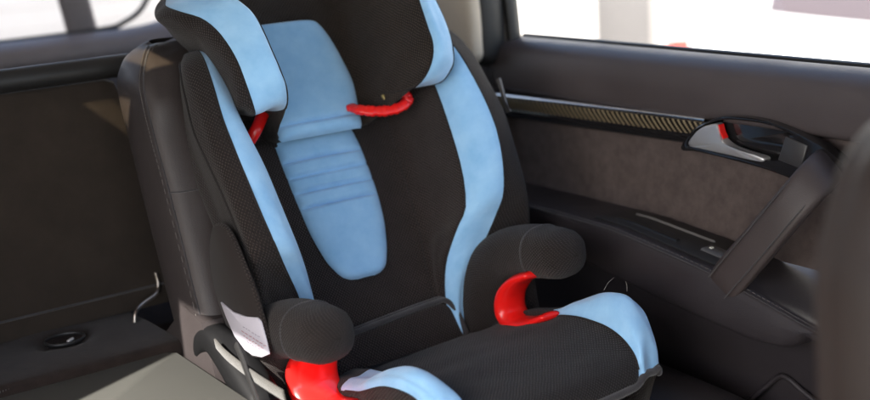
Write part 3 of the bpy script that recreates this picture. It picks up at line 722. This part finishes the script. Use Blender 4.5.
mb = MB(); mb.grid(np.array([[(-.2, TY + .075, -.262), (1.09, TY + .075, -.262)], [(-.2, TY + .03, .10), (1.06, TY + .03, .10)], [(-.2, TY - .05, .34), (1.03, TY - .05, .34)]])); mb.build('rear_window', TINT, body)
# right side of the body: the pillar and quarter panel that shade the cargo end; floor
XR = -.25
mb = MB(); mb.box((XR - .05, 1.172, -1.1), (XR, 2.72, .345), .01); mb.build('quarter_panel', GREYT, body)
mb = MB(); mb.box((-.25, -.75, -1.16), (1.34, 2.7, -1.10), .01); mb.build('floor', CARPET, body)
mb = MB(); mb.box((-.24, 1.83, -.70), (1.30, 2.56, -.66), .01); mb.build('cargo_floor', CARPET, body)

# ================================================================== FRONT SEAT (out of focus, near right)
fseat = thing('front_seat', 'blurred brown leather front seat edge close to the camera', 'car seat', (.95, .42, -.9))
rows = []
for z, ins, w in [(-.95, .0, .17), (-.7, .0, .17), (-.45, -.005, .17), (-.30, .0, .165), (-.255, .012, .155), (-.208, .037, .14), (-.182, .080, .12), (-.170, .13, .09)]:
    xl = .672 + ins; xr = 1.22 - ins; yr = .525 - (z + .5) * -.10; yf = yr - w
    rows.append([np.array([x, y, z]) for x, y in [(xl + .05, yf), (xl + .015, yf + .03), (xl, yf + .08), (xl + .012, yr - .03), (xl + .05, yr), ((xl + xr) / 2, yr + .01), (xr - .05, yr), (xr - .01, yr - .04), (xr, yf + .08), (xr - .05, yf), ((xl + xr) / 2, yf + .02), (xl + .05, yf)]])
rows.append([np.array([.946 + (p[0] - .946) * .4, .45 + (p[1] - .45) * .4, -.166]) for p in rows[-1]])
mb = MB(); G = crgrid(np.array(rows), 6, 6); mb.grid(G); mb.cap(G[-1]); mb.build('seat_back', leather('front_leather', (.019, .0125, .0100), .55), fseat)
mb = MB(); mb.tube([(.85, .45, -.07), (.946, .455, -.04), (1.04, .45, -.07)], [.08, .10, .08], [.07, .10, .07], side=(0, 0, 1), k=6, nseg=18, p=2.6); mb.v = [(x + .1, y, z) for x, y, z in mb.v]; mb.build('head_restraint', leather('front_leather_head', (.019, .0125, .0100), .55), fseat)

# ================================================================== OUTSIDE
def structure(o): o['kind'] = 'structure'; return o
GROUND = plaster('concrete_ground', (.34, .33, .31), .2, .6, .9)
mb = MB(); mb.grid(np.array([[(-400, -400, -1.5), (400, -400, -1.5)], [(-400, 400, -1.5), (400, 400, -1.5)]])); structure(mb.build('ground', GROUND))
mb = MB(); mb.grid(np.array([[(2.2, -40, -1.496), (6.4, -40, -1.496)], [(2.2, 60, -1.496), (6.4, 60, -1.496)]])); structure(mb.build('road', plaster('pale_asphalt', (.20, .20, .20), .2, 1.5, .9)))

pc = thing('parked_car', 'white hatchback parked outside beyond the door window', 'car', (4.9, 2.0, -1.5))
PAINT = mat('white_paint', (.80, .80, .80), .25, coat=.6)
# body sections along y: (y, half-width, sill z, belt z, roof z, roof half width)
sec = [(4.02, .60, -1.02, -.86, -.80, .50), (3.96, .76, -1.18, -.70, -.60, .55), (3.80, .86, -1.25, -.58, -.36, .60), (3.45, .89, -1.27, -.555, -.14, .62), (2.9, .90, -1.28, -.575, -.05, .64), (2.2, .90, -1.28, -.585, -.02, .65), (1.5, .90, -1.28, -.54, -.06, .64), (.95, .89, -1.28, -.58, -.40, .62), (.6, .88, -1.27, -.62, -.585, .66), (0., .85, -1.25, -.68, -.645, .62), (-.25, .72, -1.15, -.80, -.78, .5)]
rows = []
for y, w_, s0, be, ro, rw in sec:
    pr = [(-w_ * .92, s0), (-w_ * .99, s0 + .12), (-w_, (s0 + be) / 2), (-w_ * .97, be), (-(w_ + rw) / 2 - .02, (be + ro) / 2), (-rw, ro - .01), (0, ro + .02)]
    pr += [(-x, z) for x, z in reversed(pr[:-1])]
    rows.append([np.array([4.9 + x, y + .12, z]) for x, z in pr])
GC = crgrid(np.array(rows), 5, 5)
mb = MB(); mb.grid(GC); mb.cap(GC[0]); mb.cap(GC[-1]); mb.build('body', PAINT, pc)
def patch(i0, i1, j0, j1, off, name, m):
    Pt = GC[i0:i1, j0:j1].copy(); nn = np.cross(np.gradient(Pt, axis=0), np.gradient(Pt, axis=1)); nn /= np.linalg.norm(nn, axis=2)[:, :, None] + 1e-9
    nn *= np.sign((nn * (Pt - np.array([4.9, 2., -.7]))).sum(axis=2))[:, :, None]; Pt += nn * off; b_ = MB(); b_.grid(Pt); return b_.build(name, m, pc)
CARGLASS = mat("car_glass", (.07, .055, .06), .3)
patch(17, 24, 15, 24, .006, 'window', CARGLASS); patch(25, 34, 15, 24, .006, 'window', CARGLASS)
patch(17, 24, 37, 46, .006, 'window', CARGLASS); patch(25, 34, 37, 46, .006, 'window', CARGLASS)
TAILM = mat('tail_red', (.48, .05, .04), .3)
patch(1, 13, 11, 14, .012, 'tail_light', TAILM); patch(1, 13, 47, 50, .012, 'tail_light', TAILM)
for sg in (-1, 1):
    for y in (.74, 3.37):
        x = 4.9 + sg * .82; mb = MB(); ring = [(x, y + .31 * math.cos(a), -1.19 + .31 * math.sin(a)) for a in np.linspace(0, 2 * math.pi, 29)[:-1]]
        mb.poly_prism(ring, (sg * .09, 0, 0), .02); wh = mb.build('wheel', RUBBER, pc)
        mb = MB(); ring = [(x + sg * .085, y + .2 * math.cos(a), -1.19 + .2 * math.sin(a)) for a in np.linspace(0, 2 * math.pi, 25)[:-1]]; mb.poly_prism(ring, (sg * .012, 0, 0), .006); mb.build('rim', SILVER, wh)

WALL = plaster('white_render', (.62, .60, .58), .06, .5)
hb = thing('white_building', 'sunlit white rendered building with a grey door beyond the parked car', 'building', (9, 8, -1.5))
mb = MB(); mb.box((7.4, -4, -1.5), (13, 7.42, 3.2), .02); mb.box((7.4, 8.16, -1.5), (13, 22, 3.2), .02); mb.box((7.4, 7.42, .75), (13, 8.16, 3.2), .02); mb.build('wall', WALL, hb)
mb = MB(); mb.box((7.404, 7.42, -1.5), (7.46, 8.16, .75), .003)
hd = mb.build('door', plaster('grey_door', (.115, .108, .11), .3, 1.8), hb)
mb = MB(); mb.box((7.385, 7.36, -1.5), (7.40, 7.42, .81), .004); mb.build('door_frame', plaster('frame_grey', (.30, .28, .27), .1, 2.), hb)
mb = MB(); mb.box((7.1, -4.3, 3.2), (13.3, 22.3, 3.4), .02); mb.build('roof', plaster('roof_edge', (.4, .38, .36), .1, .5), hb)
rb = thing('rear_building', 'pale garage building with horizontal boards seen through the rear window', 'building', (4, 11, -1.5))
BOARD = plaster('pale_boards', (.62, .61, .60), .10, .7)
mb = MB(); mb.box((-6, 11, -1.5), (5.6, 15, 1.8), .02); rw_ = mb.build('wall', BOARD, rb)
mb = MB()
for k in range(12): mb.box((-6, 10.988, -1.4 + k * .22), (5.6, 10.999, -1.392 + k * .22), .002)
mb.box((-6, 10.97, -.16), (5.6, 10.999, -.05), .004, mi=1); mb.build('board_groove', [mat('board_gap', (.26, .25, .25), .8), mat('board_trim', (.36, .35, .33), .8)], rw_)
mb = MB(); mb.box((-6.3, 10.6, 1.8), (5.9, 15.3, 2.0), .02); mb.build('roof', plaster('rear_roof', (.3, .28, .27), .1, .5), rb)
mb = MB(); mb.box((5.7, 12.2, -1.5), (9.5, 14.5, .9), .02); 
gw = mb.build('garden_wall', plaster('warm_wall', (.62, .55, .48), .12, .7)); gw['label'] = 'low warm white garden wall beside the rear garage building'; gw['category'] = 'wall'

# ================================================================== LIGHT
EL = math.radians(40.5); HZ = np.array([.917, .400]); HZ /= np.linalg.norm(HZ)
sdir = Vector((HZ[0] * math.cos(EL), HZ[1] * math.cos(EL), -math.sin(EL)))
ld = bpy.data.lights.new('sun', 'SUN'); ld.energy = 4.8; ld.angle = math.radians(.5); ld.color = (1, .95, .87)
lo = bpy.data.objects.new('sun', ld); COL.objects.link(lo); lo.rotation_euler = sdir.to_track_quat('-Z', 'Y').to_euler()
w = bpy.data.worlds.new('World'); scene.world = w; w.use_nodes = True
nt = w.node_tree; sky = nt.nodes.new('ShaderNodeTexSky'); sky.sky_type = 'NISHITA'; sky.sun_disc = False
sky.sun_elevation = EL; sky.sun_rotation = math.atan2(-HZ[0], -HZ[1]); sky.air_density = 1.; sky.dust_density = 2.
bg = nt.nodes['Background']; bg.inputs['Strength'].default_value = .135; nt.links.new(sky.outputs[0], bg.inputs[0])

# ================================================================== CAMERA
cd = bpy.data.cameras.new('camera'); cd.lens = 50; cd.sensor_width = 36; cd.clip_start = .02; cd.clip_end = 2000
cam = bpy.data.objects.new('camera', cd); COL.objects.link(cam)
cam.matrix_world = Matrix(((*M[0], 0), (*M[1], 0), (*M[2], 0), (0, 0, 0, 1)))
cd.dof.use_dof = True; cd.dof.focus_distance = 1.64; cd.dof.aperture_fstop = 2.2
scene.camera = cam
scene.view_settings.view_transform = 'Standard'; scene.view_settings.look = 'None'; scene.view_settings.exposure = 2.15; scene.view_settings.gamma = 1
scene.cycles.use_denoising = True
scene.cycles.max_bounces = 8; scene.cycles.diffuse_bounces = 5; scene.cycles.transparent_max_bounces = 16
scene.cycles.sample_clamp_indirect = 6.
